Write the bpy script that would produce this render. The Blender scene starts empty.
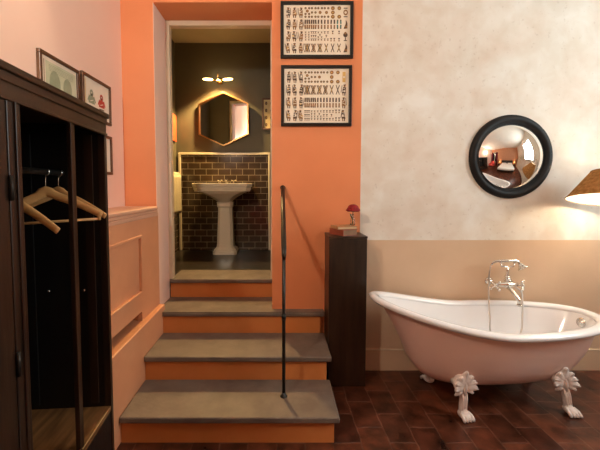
import bpy, bmesh, math, random
from mathutils import Vector, Matrix
R = math.radians; PI = math.pi
random.seed(7)
scene = bpy.context.scene
COL = scene.collection

# ------------------------------------------------------------------ materials
def lin(c):
    return tuple(((v/12.92) if v <= .04045 else ((v+.055)/1.055)**2.4) for v in c)
def new_mat(name):
    m = bpy.data.materials.new(name); m.use_nodes = True
    nt = m.node_tree; b = nt.nodes['Principled BSDF']
    return m, nt, b
def mat(name, c1, rough=.5, c2=None, scale=8, stretch=(1,1,1), bump=0, bscale=None, metal=0, coat=0, detail=6, spec=None, sub=0):
    m, nt, b = new_mat(name)
    b.inputs['Base Color'].default_value = (*c1, 1)
    b.inputs['Roughness'].default_value = rough
    b.inputs['Metallic'].default_value = metal
    b.inputs['Coat Weight'].default_value = coat
    if spec is not None: b.inputs['Specular IOR Level'].default_value = spec
    tc = nt.nodes.new('ShaderNodeTexCoord'); mp = nt.nodes.new('ShaderNodeMapping')
    nt.links.new(tc.outputs['Object'], mp.inputs[0]); mp.inputs['Scale'].default_value = stretch
    n = nt.nodes.new('ShaderNodeTexNoise'); n.inputs['Scale'].default_value = scale; n.inputs['Detail'].default_value = detail
    nt.links.new(mp.outputs[0], n.inputs['Vector'])
    if c2:
        r = nt.nodes.new('ShaderNodeValToRGB')
        r.color_ramp.elements[0].position = .35; r.color_ramp.elements[1].position = .68
        r.color_ramp.elements[0].color = (*c1, 1); r.color_ramp.elements[1].color = (*c2, 1)
        nt.links.new(n.outputs[0], r.inputs[0]); nt.links.new(r.outputs[0], b.inputs['Base Color'])
    if bump:
        n2 = nt.nodes.new('ShaderNodeTexNoise'); n2.inputs['Scale'].default_value = bscale or scale*3; n2.inputs['Detail'].default_value = 5
        nt.links.new(mp.outputs[0], n2.inputs['Vector'])
        bp = nt.nodes.new('ShaderNodeBump'); bp.inputs['Strength'].default_value = bump; bp.inputs['Distance'].default_value = .01
        nt.links.new(n2.outputs[0], bp.inputs['Height']); nt.links.new(bp.outputs[0], b.inputs['Normal'])
    return m
def emis(name, c, s):
    m, nt, b = new_mat(name)
    b.inputs['Base Color'].default_value = (*c, 1)
    b.inputs['Emission Color'].default_value = (*c, 1); b.inputs['Emission Strength'].default_value = s
    return m
def brick_mat(name, c1, c2, mortar, bw, bh, ms, rough, axes, bump=.3, var=.3, offset=.5, wet=0):
    m, nt, b = new_mat(name)
    g = nt.nodes.new('ShaderNodeNewGeometry'); sp = nt.nodes.new('ShaderNodeSeparateXYZ'); cb = nt.nodes.new('ShaderNodeCombineXYZ')
    nt.links.new(g.outputs['Position'], sp.inputs[0])
    nt.links.new(sp.outputs[axes[0]], cb.inputs[0]); nt.links.new(sp.outputs[axes[1]], cb.inputs[1])
    br = nt.nodes.new('ShaderNodeTexBrick'); br.offset = offset
    br.inputs['Scale'].default_value = 1; br.inputs['Brick Width'].default_value = bw; br.inputs['Row Height'].default_value = bh
    br.inputs['Mortar Size'].default_value = ms; br.inputs['Mortar Smooth'].default_value = .3; br.inputs['Bias'].default_value = 0
    br.inputs['Color1'].default_value = (*c1, 1); br.inputs['Color2'].default_value = (*c2, 1); br.inputs['Mortar'].default_value = (*mortar, 1)
    wn = nt.nodes.new('ShaderNodeTexNoise'); wn.inputs['Scale'].default_value = 6; wn.inputs['Detail'].default_value = 4
    nt.links.new(g.outputs['Position'], wn.inputs['Vector'])
    wm = nt.nodes.new('ShaderNodeVectorMath'); wm.operation = 'SCALE'; wm.inputs[3].default_value = .025 if wet else 0.002
    nt.links.new(wn.outputs['Color'], wm.inputs[0])
    ad = nt.nodes.new('ShaderNodeVectorMath'); nt.links.new(cb.outputs[0], ad.inputs[0]); nt.links.new(wm.outputs[0], ad.inputs[1])
    nt.links.new(ad.outputs[0], br.inputs['Vector'])
    n = nt.nodes.new('ShaderNodeTexNoise'); n.inputs['Scale'].default_value = 9; n.inputs['Detail'].default_value = 8
    nt.links.new(g.outputs['Position'], n.inputs['Vector'])
    mr = nt.nodes.new('ShaderNodeMapRange'); mr.inputs[1].default_value = .3; mr.inputs[2].default_value = .7
    mr.inputs[3].default_value = 1-var; mr.inputs[4].default_value = 1+var
    nt.links.new(n.outputs[0], mr.inputs[0])
    mx = nt.nodes.new('ShaderNodeMix'); mx.data_type = 'RGBA'; mx.blend_type = 'MULTIPLY'; mx.inputs[0].default_value = 1
    nt.links.new(br.outputs['Color'], mx.inputs[6]); nt.links.new(mr.outputs[0], mx.inputs[7])
    nt.links.new(mx.outputs[2], b.inputs['Base Color'])
    rr = nt.nodes.new('ShaderNodeMapRange'); rr.inputs[3].default_value = rough*.7; rr.inputs[4].default_value = rough*1.4
    nt.links.new(n.outputs[0], rr.inputs[0]); nt.links.new(rr.outputs[0], b.inputs['Roughness'])
    bp = nt.nodes.new('ShaderNodeBump'); bp.inputs['Strength'].default_value = bump; bp.inputs['Distance'].default_value = .004; bp.invert = True
    nt.links.new(br.outputs['Fac'], bp.inputs['Height'])
    if wet:
        bp2 = nt.nodes.new('ShaderNodeBump'); bp2.inputs['Strength'].default_value = .35; bp2.inputs['Distance'].default_value = .01
        nt.links.new(n.outputs[0], bp2.inputs['Height']); nt.links.new(bp.outputs[0], bp2.inputs['Normal']); nt.links.new(bp2.outputs[0], b.inputs['Normal'])
    else: nt.links.new(bp.outputs[0], b.inputs['Normal'])
    return m
def plaster_mat():
    m, nt, b = new_mat('plaster')
    g = nt.nodes.new('ShaderNodeNewGeometry')
    def noise(s, d=8, dist=0):
        n = nt.nodes.new('ShaderNodeTexNoise'); n.inputs['Scale'].default_value = s; n.inputs['Detail'].default_value = d; n.inputs['Distortion'].default_value = dist
        nt.links.new(g.outputs['Position'], n.inputs['Vector']); return n
    n1 = noise(2.2, 8, .6); n2 = noise(7, 9, .3); n3 = noise(38, 4)
    r1 = nt.nodes.new('ShaderNodeValToRGB'); e = r1.color_ramp.elements
    e[0].position = .34; e[0].color = (.72,.645,.565,1); e[1].position = .68; e[1].color = (.80,.785,.735,1)
    k = e.new(.5); k.color = (.75,.71,.64,1)
    nt.links.new(n1.outputs[0], r1.inputs[0])
    r2 = nt.nodes.new('ShaderNodeValToRGB'); e = r2.color_ramp.elements
    e[0].position = .36; e[0].color = (.92,.88,.84,1); e[1].position = .62; e[1].color = (1.0,1.0,1.0,1)
    nt.links.new(n2.outputs[0], r2.inputs[0])
    mx = nt.nodes.new('ShaderNodeMix'); mx.data_type = 'RGBA'; mx.blend_type = 'MULTIPLY'; mx.inputs[0].default_value = 1
    nt.links.new(r1.outputs[0], mx.inputs[6]); nt.links.new(r2.outputs[0], mx.inputs[7])
    r3 = nt.nodes.new('ShaderNodeValToRGB'); e = r3.color_ramp.elements
    e[0].position = .27; e[0].color = (.62,.54,.48,1); e[1].position = .36; e[1].color = (1,1,1,1)
    nt.links.new(n3.outputs[0], r3.inputs[0])
    mx2 = nt.nodes.new('ShaderNodeMix'); mx2.data_type = 'RGBA'; mx2.blend_type = 'MULTIPLY'; mx2.inputs[0].default_value = .35
    nt.links.new(mx.outputs[2], mx2.inputs[6]); nt.links.new(r3.outputs[0], mx2.inputs[7])
    nt.links.new(mx2.outputs[2], b.inputs['Base Color'])
    b.inputs['Roughness'].default_value = .75
    bp = nt.nodes.new('ShaderNodeBump'); bp.inputs['Strength'].default_value = .25; bp.inputs['Distance'].default_value = .01
    nt.links.new(n2.outputs[0], bp.inputs['Height']); nt.links.new(bp.outputs[0], b.inputs['Normal'])
    return m
def wood_mat(name, c1, c2, rough=.4, axis='Z', scale=5):
    st = {'X':(.12,1,1),'Y':(1,.12,1),'Z':(1,1,.12)}[axis]
    st = tuple(v*6 for v in st)
    return mat(name, c1, rough, c2, scale, st, bump=.08, bscale=scale*2)

M = {}
M['orange'] = mat('orange_paint', (.72,.238,.092), .6, (.76,.258,.102), 3, bump=.05, bscale=40)
M['pink'] = mat('pink_paint', (.86,.575,.45), .6, (.88,.60,.475), 2.5, bump=.05, bscale=40)
M['cover_pink'] = mat('cover_pink_paint', (.68,.305,.155), .45, (.73,.335,.17), 5, bump=.04, bscale=30)
M['ledge_pink'] = mat('ledge_pink_paint', (.70,.38,.24), .45, (.74,.41,.26), 5)
M['riser'] = mat('riser_orange', (.60,.20,.05), .5, (.66,.23,.065), 5, bump=.05, bscale=50)
M['brown_orange'] = mat('dark_orange_paint', (.42,.18,.09), .6, (.46,.2,.1), 3)
M['plaster'] = plaster_mat()
M['dado'] = mat('beige_paint', (.60,.42,.28), .5, (.66,.47,.32), 2.5, bump=.06, bscale=25)
M['ceiling'] = mat('ceiling_white', (.78,.72,.64), .8, (.82,.76,.68), 3)
M['stone'] = mat('grey_stone', (.128,.095,.076), .5, (.185,.145,.116), 7, bump=.2, bscale=35)
M['floor'] = brick_mat('terracotta', (.052,.014,.007), (.112,.031,.014), (.12,.052,.032), .25, .16, .004, .30, (1,0), .6, .75, wet=1)
M['tile'] = brick_mat('brown_tile', (.045,.028,.017), (.065,.04,.024), (.30,.25,.17), .152, .0768, .0035, .12, (0,2), .4, .25)
M['tile_side'] = brick_mat('brown_tile_side', (.045,.028,.017), (.065,.04,.024), (.30,.25,.17), .152, .0768, .0035, .12, (1,2), .4, .25)
M['bath_floor'] = wood_mat('dark_boards', (.018,.014,.010), (.035,.026,.018), .3, 'X', 3)
M['olive'] = mat('olive_paint', (.115,.10,.064), .6, (.135,.118,.075), 3, bump=.04, bscale=30)
M['olive_light'] = mat('pale_olive_paint', (.42,.36,.24), .7, (.46,.40,.27), 3)
M['cream'] = mat('cream_paint', (.62,.50,.36), .5, (.66,.54,.39), 4)
M['white_tile'] = mat('cream_ceramic', (.70,.62,.46), .2, (.74,.66,.5), 5)
M['darkwood'] = wood_mat('dark_walnut', (.014,.0065,.0035), (.032,.015,.008), .32, 'Z', 5)
M['darkwood_h'] = wood_mat('dark_walnut_h', (.022,.010,.005), (.050,.023,.011), .32, 'Y', 5)
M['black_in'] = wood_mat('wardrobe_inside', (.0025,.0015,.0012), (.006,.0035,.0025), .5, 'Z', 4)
M['shelfwood'] = wood_mat('shelf_oak', (.10,.042,.014), (.26,.125,.045), .4, 'Y', 6)
M['hanger'] = wood_mat('hanger_beech', (.66,.36,.13), (.80,.47,.19), .35, 'X', 6)
M['iron'] = mat('wrought_iron', (.02,.018,.016), .35, (.04,.034,.028), 20, metal=.6, bump=.1)
M['frame_black'] = mat('black_frame', (.006,.004,.0035), .3, (.010,.0065,.005), 15)
M['matte_black'] = mat('matte_black', (.008,.006,.0055), .55, (.012,.009,.008), 15, spec=.25)
M['frame_brown'] = mat('brown_frame', (.085,.034,.014), .35, (.12,.05,.02), 15)
M['paper'] = mat('cream_paper', (.80,.70,.56), .6, (.85,.76,.62), 10)
M['paper_green'] = mat('greenish_paper', (.52,.52,.33), .6, (.64,.62,.42), 14)
M['paper_warm'] = mat('warm_paper', (.80,.68,.52), .6, (.84,.73,.58), 12)
M['old_paper'] = mat('yellowed_paper', (.62,.46,.22), .6, (.68,.52,.27), 20)
M['ink_dark'] = mat('ink_dark', (.075,.040,.022), .6, (.11,.06,.03), 60)
M['ink_brown'] = mat('ink_brown', (.26,.115,.035), .6, (.32,.16,.05), 60)
M['ink_teal'] = mat('ink_teal', (.05,.16,.13), .6, (.08,.2,.16), 60)
M['ink_ochre'] = mat('ink_ochre', (.62,.38,.10), .6, (.7,.45,.15), 60)
M['ink_red'] = mat('ink_red', (.55,.05,.03), .6, (.62,.08,.04), 60)
M['ink_grey'] = mat('ink_greygreen', (.27,.29,.18), .6, (.33,.35,.22), 30)
M['enamel'] = mat('white_enamel', (.80,.79,.80), .12, (.82,.81,.82), 3, coat=.5)
M['tub_out'] = mat('tub_paint', (.76,.52,.44), .28, (.79,.55,.47), 3, coat=.2)
M['foot'] = mat('foot_enamel', (.80,.68,.62), .3, (.84,.73,.67), 20, coat=.2, bump=.1)
M['chrome'] = mat('chrome', (.80,.77,.72), .12, metal=1)
M['hose'] = mat('chrome_hose', (.62,.58,.54), .3, metal=1)
M['brass'] = mat('brass', (.72,.43,.16), .25, metal=1)
M['copper'] = mat('copper_frame', (.62,.30,.11), .3, metal=1)
M['mirror'] = mat('mirror_glass', (.92,.90,.88), .02, metal=1)
M['sink'] = mat('cream_porcelain', (.68,.60,.46), .15, (.72,.64,.5), 3, coat=.4)
M['towel'] = mat('towel_cream', (.66,.58,.40), .9, (.74,.66,.47), 40, bump=.6, bscale=160)
M['red_canvas'] = mat('red_canvas', (.66,.10,.035), .6, (.72,.13,.05), 8)
M['bulb'] = emis('warm_bulb', (1,.70,.26), 6)
M['bulb_soft'] = emis('warm_bulb_soft', (1,.72,.40), 14)
M['petal'] = mat('red_petals', (.20,.002,.004), .7, (.34,.005,.008), 50, bump=.5, bscale=120)
M['stem'] = mat('green_stem', (.05,.09,.03), .5, (.08,.13,.04), 20)
M['book_red'] = mat('red_cover', (.26,.05,.025), .5, (.33,.075,.035), 20)
M['book_brown'] = mat('brown_cover', (.20,.10,.045), .5, (.27,.14,.06), 20)
M['book_tan'] = mat('tan_cover', (.36,.18,.07), .5, (.44,.24,.10), 20)
M['pages'] = mat('book_pages', (.55,.42,.25), .8, (.62,.48,.3), 12, (1,1,40))
M['linen'] = mat('white_linen', (.80,.76,.70), .8, (.84,.8,.75), 6, bump=.2, bscale=20)
M['curtain'] = mat('dark_red_curtain', (.14,.01,.02), .8, (.2,.015,.03), 12)
M['red_fabric'] = mat('red_fabric', (.62,.07,.06), .8, (.7,.1,.08), 12)
# fabric shade: woven diffuse that lets light through
def shade_mat(name, c1, c2):
    m, nt, b = new_mat(name)
    nt.nodes.remove(b); out = nt.nodes['Material Output']
    tc = nt.nodes.new('ShaderNodeTexCoord'); n = nt.nodes.new('ShaderNodeTexNoise'); n.inputs['Scale'].default_value = 45; n.inputs['Detail'].default_value = 6
    nt.links.new(tc.outputs['Object'], n.inputs['Vector'])
    r = nt.nodes.new('ShaderNodeValToRGB'); r.color_ramp.elements[0].position=.35; r.color_ramp.elements[1].position=.65
    r.color_ramp.elements[0].color=(*c1,1); r.color_ramp.elements[1].color=(*c2,1); nt.links.new(n.outputs[0], r.inputs[0])
    d = nt.nodes.new('ShaderNodeBsdfDiffuse'); t = nt.nodes.new('ShaderNodeBsdfTranslucent'); mx = nt.nodes.new('ShaderNodeMixShader')
    nt.links.new(r.outputs[0], d.inputs[0]); nt.links.new(r.outputs[0], t.inputs[0]); mx.inputs[0].default_value = .42
    nt.links.new(d.outputs[0], mx.inputs[1]); nt.links.new(t.outputs[0], mx.inputs[2]); nt.links.new(mx.outputs[0], out.inputs[0])
    return m
M['shade'] = shade_mat('burlap_shade', (.42,.21,.07), (.62,.34,.13))
M['shade_in'] = mat('shade_lining', (.85,.78,.66), .7, (.88,.8,.7), 10)
M['shade_pale'] = shade_mat('pale_shade', (.55,.35,.18), (.6,.4,.2))
def glass_mat():
    m, nt, b = new_mat('clear_glass')
    b.inputs['Transmission Weight'].default_value = 1; b.inputs['Roughness'].default_value = .02; b.inputs['IOR'].default_value = 1.45
    b.inputs['Base Color'].default_value = (.95,.95,.92,1); return m
M['glass'] = glass_mat()
M['night'] = mat('night_glass', (.01,.012,.02), .05)

# ------------------------------------------------------------------ mesh helpers
class MB:
    def __init__(s): s.bm = bmesh.new(); s.mats = []
    def mi(s, m):
        if m not in s.mats: s.mats.append(m)
        return s.mats.index(m)
    def _fin(s, faces, m, smooth):
        i = s.mi(m) if m else 0
        for f in faces: f.material_index = i; f.smooth = smooth
    def box(s, x0, x1, y0, y1, z0, z1, m=None, bev=0, seg=2, mtx=None):
        g = bmesh.ops.create_cube(s.bm, size=1)
        vs = g['verts']
        for v in vs: v.co = Vector((x0+(v.co.x+.5)*(x1-x0), y0+(v.co.y+.5)*(y1-y0), z0+(v.co.z+.5)*(z1-z0)))
        fs = list({f for v in vs for f in v.link_faces})
        s._fin(fs, m, False)
        if bev:
            es = list({e for v in vs for e in v.link_edges})
            r = bmesh.ops.bevel(s.bm, geom=es, offset=bev, segments=seg, affect='EDGES', profile=.5)
            vs = list({v for f in r['faces'] for v in f.verts} | {v for v in vs if v.is_valid})
            s._fin(r['faces'], m, False)
            allf = set()
            st = [v for v in vs if v.is_valid]; seen = set(st)
            while st:
                v = st.pop()
                for e in v.link_edges:
                    o = e.other_vert(v)
                    if o not in seen: seen.add(o); st.append(o)
            vs = list(seen)
        if mtx:
            for v in vs: v.co = mtx @ v.co
        return s
    def ring_loft(s, rings, m=None, smooth=True, cap0=True, cap1=True, closed=True):
        vr = [[s.bm.verts.new(p) for p in r] for r in rings]; fs = []
        n = len(vr[0])
        for a, b in zip(vr, vr[1:]):
            for i in range(n if closed else n-1):
                j = (i+1) % n
                try: fs.append(s.bm.faces.new((a[i], a[j], b[j], b[i])))
                except ValueError: pass
        if cap0: fs.append(s.bm.faces.new(list(reversed(vr[0]))))
        if cap1: fs.append(s.bm.faces.new(vr[-1]))
        s._fin(fs, m, smooth); return s
    def lathe(s, prof, c=(0,0,0), n=32, m=None, axis='Z', smooth=True, cap0=True, cap1=True):
        rings = []
        for r, h in prof:
            ring = []
            for i in range(n):
                a = 2*PI*i/n; x, y = r*math.cos(a), r*math.sin(a)
                if axis == 'Z': p = (c[0]+x, c[1]+y, c[2]+h)
                elif axis == 'Y': p = (c[0]+x, c[1]+h, c[2]-y)
                else: p = (c[0]+h, c[1]+x, c[2]+y)
                ring.append(Vector(p))
            rings.append(ring)
        return s.ring_loft(rings, m, smooth, cap0, cap1)
    def tube(s, pts, rad, n=10, m=None, flat=1.0, up=None, cap=True, smooth=True):
        pts = [Vector(p) for p in pts]
        rads = rad if isinstance(rad, (list, tuple)) else [rad]*len(pts)
        t0 = (pts[1]-pts[0]).normalized()
        u = Vector(up) if up else (Vector((0,0,1)) if abs(t0.z) < .9 else Vector((1,0,0)))
        rings = []
        for i, p in enumerate(pts):
            a = pts[max(0,i-1)]; b = pts[min(len(pts)-1,i+1)]; t = (b-a).normalized()
            u = (u - t*u.dot(t)).normalized(); w = t.cross(u)
            rings.append([p + u*math.cos(2*PI*k/n)*rads[i] + w*math.sin(2*PI*k/n)*rads[i]*flat for k in range(n)])
        return s.ring_loft(rings, m, smooth, cap, cap)
    def prism(s, poly, y0, y1, m=None, plane='XZ'):
        def P(a, b, c): return Vector((a, c, b)) if plane == 'XZ' else (Vector((c, a, b)) if plane == 'YZ' else Vector((a, b, c)))
        r0 = [P(a,b,y0) for a,b in poly]; r1 = [P(a,b,y1) for a,b in poly]
        return s.ring_loft([r0, r1], m, False)
    def ball(s, c, r, m=None, n=12, sc=(1,1,1)):
        g = bmesh.ops.create_uvsphere(s.bm, u_segments=n, v_segments=max(6,n//2+2), radius=r)
        for v in g['verts']: v.co = Vector((c[0]+v.co.x*sc[0], c[1]+v.co.y*sc[1], c[2]+v.co.z*sc[2]))
        s._fin(list({f for v in g['verts'] for f in v.link_faces}), m, True); return s
    def xf(s, mtx):
        for v in s.bm.verts: v.co = mtx @ v.co
        return s
    def build(s, name, m=None, parent=None):
        bmesh.ops.recalc_face_normals(s.bm, faces=s.bm.faces)
        me = bpy.data.meshes.new(name); s.bm.to_mesh(me); s.bm.free()
        if m and not s.mats: me.materials.append(m)
        for q in s.mats: me.materials.append(q)
        if m and s.mats:
            pass
        o = bpy.data.objects.new(name, me); COL.objects.link(o)
        if parent: o.parent = parent
        return o
def tag(o, label, cat, group=None):
    o['label'] = label; o['category'] = cat
    if group: o['group'] = group
    return o
def thing(name, label, cat, loc=(0,0,0), rz=0, group=None):
    o = bpy.data.objects.new(name, None); COL.objects.link(o); o.empty_display_size = .1
    o.location = loc; o.rotation_euler = (0,0,rz)
    return tag(o, label, cat, group)
def struct(o): o['kind'] = 'structure'; return o
def copy_tree(o, parent=None):
    c = o.copy(); COL.objects.link(c); c.parent = parent
    for ch in list(o.children): copy_tree(ch, c)
    return c

# ------------------------------------------------------------------ key planes
W = 2.645            # face of the wall with the doorway
XL = -1.20           # left wall
XR = 3.55            # right wall
YB = -1.35           # wall behind the camera
HC = 3.45            # ceiling
JL, JR = -.955, -.054
YI = 2.92            # inner end of the door reveal
TOP = 2.85           # opening top
SF = .66             # bathroom floor
XS = .633            # orange / plaster seam
ZD = 1.043           # dado line

# floor
struct(MB().box(XL-.1, XR+.1, YB-.1, W+.02, -.1, 0, M['floor']).build('floor'))
struct(MB().box(XL-.1, XR+.1, YB-.1, W, HC, HC+.1, M['ceiling']).build('ceiling'))
# front (doorway) wall
w = MB()
w.box(XL-.1, JL, W, YI, 0, HC, M['orange'])
w.box(JL, JR, W, YI, TOP, HC, M['orange'])
w.box(JR, XS, W, YI, 0, HC, M['orange'])
w.box(XS, XR+.1, W, YI, ZD, HC, M['plaster'])
w.box(XS, XR+.1, W, YI, 0, ZD, M['dado'])
struct(w.build('wall_front'))
# paint on the left reveal of the opening
struct(MB().box(JL-.001, JL+.003, W+.001, YI, SF-.165, TOP, M['pink']).build('trim_1'))
w = MB(); w.box(XL-.1, XL, YB-.1, W, 0, HC, M['pink']); struct(w.build('wall_left'))
w = MB(); w.box(XR, XR+.1, YB-.1, W, 0, HC, M['plaster']); struct(w.build('wall_right'))
w = MB(); w.box(XL, XR, YB-.1, YB, 0, HC, M['brown_orange']); struct(w.build('wall_back'))
w = MB(); w.box(.64, XR, W-.012, W, 0, .162, M['dado']); w.box(.64, XR, W-.014, W, .162, .172, M['cream'], bev=.003)
struct(w.build('baseboard_front'))

# ------------------------------------------------------------------ bathroom shell
BY = 4.30; BL = -1.29; BRX = 1.1; BC = 3.24
w = MB(); w.box(BL-.1, BRX, 3.262, BY+.1, SF-.1, SF, M['bath_floor']); w.box(BL-.1, JL, 2.93, 3.262, SF-.1, SF, M['bath_floor']); w.box(JR, BRX, 2.93, 3.262, SF-.1, SF, M['bath_floor']); struct(w.build('floor'))
w = MB(); w.box(BL-.1, BRX, BY, BY+.1, SF, BC, M['olive']); struct(w.build('wall_bathroom_back'))
w = MB(); w.box(BL-.1, BL, 2.985, BY, SF, BC, M['olive']); struct(w.build('wall_bathroom_left'))
w = MB(); w.box(BRX, BRX+.1, 2.985, BY, SF, BC, M['olive']); struct(w.build('wall_bathroom_right'))
w = MB(); w.box(BL, JL-.02, YI+.001, 2.985, SF, BC, M['olive']); w.box(JR+.02, BRX, YI+.001, 2.985, SF, BC, M['olive']); w.box(JL-.02, JR+.02, YI+.001, 2.985, TOP+.02, BC, M['olive'])
struct(w.build('wall_bathroom_front'))
struct(MB().box(BL-.1, BRX+.1, 2.92, BY+.1, BC, BC+.1, M['olive_light']).build('ceiling'))
# tiled splash panel with pale border
w = MB(); w.box(-1.235, -.12, BY-.018, BY, SF, 1.865, M['tile']); struct(w.build('trim_2'))
w = MB()
w.box(-1.235, -.12, BY-.032, BY, 1.862, 1.892, M['white_tile'], bev=.008)
w.box(-1.262, -1.228, BY-.032, BY, SF, 1.892, M['white_tile'], bev=.008)
w.box(-.135, -.108, BY-.032, BY, SF, 1.892, M['white_tile'], bev=.008)
struct(w.build('trim_3'))
struct(MB().box(BL, BL+.014, 2.99, BY, SF, 1.16, M['tile_side']).build('trim_4'))

# door casing (inner frame) of the opening
w = MB()
w.box(JL, JL+.034, YI-.002, 2.985, SF, TOP-.0, M['cream'], bev=.005)
w.box(JR-.018, JR, YI-.002, 2.985, SF, TOP-.0, M['cream'], bev=.004)
w.box(JL+.034, JR-.018, YI-.002, 2.985, TOP-.042, TOP, M['cream'], bev=.005)
struct(w.build('door_1'))

# ------------------------------------------------------------------ staircase
st = thing('staircase', 'four-step stair of grey stone treads and orange risers climbing to the bathroom doorway', 'stairs', (-.28,2.3,0))
def part(mb, name, m, parent):
    mb.xf(Matrix.Translation(-Vector(parent.location)))
    return mb.build(name, m, parent)
S = .165; TT = .036
def nose(x0, x1, y0, y1, z):
    b = MB(); b.box(x0, x1, y0, y1, z-TT, z, M['stone'], bev=.009, seg=3); return b
part(MB().box(-.899, .314, 1.866, 2.226, 0.0, S-TT-.001), 'riser', M['riser'], st)
part(MB().box(-.899, .320, 2.226, 2.584, 0.0, 2*S-TT-.001), 'riser', M['riser'], st)
part(MB().box(-.899, .320, 2.585, W-.001, 0.0, 3*S-TT-.001), 'riser', M['riser'], st)
part(MB().box(JL+.005, JR-.001, 2.937, 3.15, 3*S, SF-TT-.001), 'riser', M['riser'], st)
part(nose(-.899, .342, 1.838, 2.225, S), 'tread', None, st)
part(nose(-.899, .350, 2.200, 2.584, 2*S), 'tread', None, st)
b = MB(); b.prism([(-.899,2.567),(.350,2.567),(.350,W-.001),(JR-.002,W-.001),(JR-.002,2.936),(JL+.005,2.936),(JL+.005,W-.001),(-.899,W-.001)], 3*S-TT, 3*S, M['stone'], plane='XY')
es = [e for e in b.bm.edges if all(v.co.y < 2.57 for v in e.verts)]
bmesh.ops.bevel(b.bm, geom=es, offset=.008, segments=2, affect='EDGES')
part(b, 'tread', None, st)
part(nose(JL+.005, JR-.001, 2.912, 3.26, SF), 'tread', None, st)

# ------------------------------------------------------------------ left plinth + radiator cover
pl = MB(); pl.box(XL, -.900, 1.66, W-.001, 0, .535, M['cover_pink'], bev=.006)
struct(pl.build('trim_5'))
rc = thing('radiator_cover', 'pink painted panelled radiator cover with a moulded ledge beside the stairs', 'radiator cover', (-1.07,2.2,.535))
xf = -.942
b = MB()
b.box(XL+.002, xf-.02, 1.69, 2.643, 1.16, 1.262)          # top carcass
b.box(xf-.03, xf, 1.69, 1.80, .536, 1.262)
b.box(xf-.03, xf, 2.300, 2.643, .536, 1.262)              # right stile to the plinth
b.box(xf-.03, xf, 1.80, 2.300, 1.115, 1.262)
b.box(xf-.03, xf, 1.80, 2.300, .602, .74)
b.box(XL+.002, xf-.03, 2.31, 2.643, .536, 1.16)
part(b, 'carcass', M['cover_pink'], rc)
b = MB()
b.box(xf-.028, xf-.012, 1.80, 2.300, .74, 1.115)
for (y0,y1,z0,z1) in ((1.80,2.300,.725,.745),(1.80,2.300,1.110,1.130),(2.292,2.312,.725,1.130),(1.788,1.808,.725,1.130)):
    b.box(xf-.02, xf+.008, y0, y1, z0, z1, bev=.004)
part(b, 'panel', M['cover_pink'], rc)
b = MB()
b.box(XL+.002, -.925, 1.69, 2.60, 1.282, 1.312, bev=.012, seg=3)
b.box(XL+.002, -.935, 1.69, 2.62, 1.262, 1.283, bev=.006)
b.box(XL+.002, -.938, 1.69, 2.643, 1.235, 1.262, bev=.006)
part(b, 'ledge', M['ledge_pink'], rc)
b = MB()   # iron radiator inside, dark in the gap
for k in range(7): b.box(-1.15, -1.02, 1.84+k*.062, 1.885+k*.062, .60, 1.1, bev=.01)
b.box(-1.10,-1.07,1.86,2.25,.56,.62)
part(b, 'radiator', M['iron'], rc)

# ------------------------------------------------------------------ framed pictures
def frame(name, label, cx, cy, z0, z1, half, fw, fm, pm, axis, dep=.022, parts=None, group=None, glass=False):
    """axis 'Y': on a wall facing -Y ; 'X': on a wall facing +X. local x across, local z up, local -y out"""
    t = thing(name, label, 'picture', (cx, cy, (z0+z1)/2), 0 if axis == 'Y' else PI/2, group)
    h = (z1-z0)/2
    b = MB()
    b.box(-half, half, -dep, 0, h-fw, h, bev=.003); b.box(-half, half, -dep, 0, -h, -h+fw, bev=.003)
    b.box(-half, -half+fw, -dep, 0, -h+fw, h-fw, bev=.003); b.box(half-fw, half, -dep, 0, -h+fw, h-fw, bev=.003)
    b.build('frame', fm, t)
    MB().box(-half+fw, half-fw, -.010, -.001, -h+fw, h-fw).build('print', pm, t)
    if parts: parts(t, half-fw, h-fw)
    return t
YP = -.0112
def quad(b, pts, m, k=0):
    vs = [b.bm.verts.new((x, YP-.00012*k, z)) for x, z in pts]
    f = b.bm.faces.new(vs); f.material_index = b.mi(m)
def rect(b, x, z, w, h, m, a=0, k=0):
    c, s = math.cos(a), math.sin(a)
    quad(b, [(x+c*dx-s*dz, z+s*dx+c*dz) for dx, dz in ((-w/2,-h/2),(w/2,-h/2),(w/2,h/2),(-w/2,h/2))], m, k)
def disc(b, x, z, r, m, k=0, n=10, sz=1):
    quad(b, [(x+r*math.cos(2*PI*i/n), z+r*sz*math.sin(2*PI*i/n)) for i in range(n)], m, k)
def figure(b, x, z, w, h, rnd):
    D, Bn = M['ink_dark'], M['ink_brown']
    c1, c2 = (D, Bn) if rnd.random() < .55 else (Bn, D)
    lean = rnd.uniform(-.12, .12)
    quad(b, [(x-w*.30, z-h*.28), (x+w*.30, z-h*.30), (x+w*.22+lean*w, z+h*.22), (x-w*.24+lean*w, z+h*.24)], c1)
    disc(b, x+lean*w, z+h*.33, w*.16, c2, 1)
    rect(b, x+lean*w, z+h*.42, w*.34, h*.07, c1, rnd.uniform(-.3,.3), 2)
    rect(b, x-w*.14, z-h*.38, w*.15, h*.22, c2, .15, 1); rect(b, x+w*.15, z-h*.38, w*.15, h*.22, D, -.1, 1)
    rect(b, x+w*rnd.choice((-.36,.36)), z+h*.08, w*.08, h*.62, D, rnd.uniform(-.2,.2), 3)
    disc(b, x+w*rnd.uniform(-.2,.2), z+h*rnd.uniform(-.12,.1), w*.15, rnd.choice((M['ink_ochre'], M['paper'], Bn)), 4)
    rect(b, x, z-h*.08, w*.5, h*.05, M['paper'], rnd.uniform(-.6,.6), 5)
    rect(b, x, z+h*.12, w*.45, h*.035, M['paper'], rnd.uniform(-.6,.6), 5)
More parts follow.
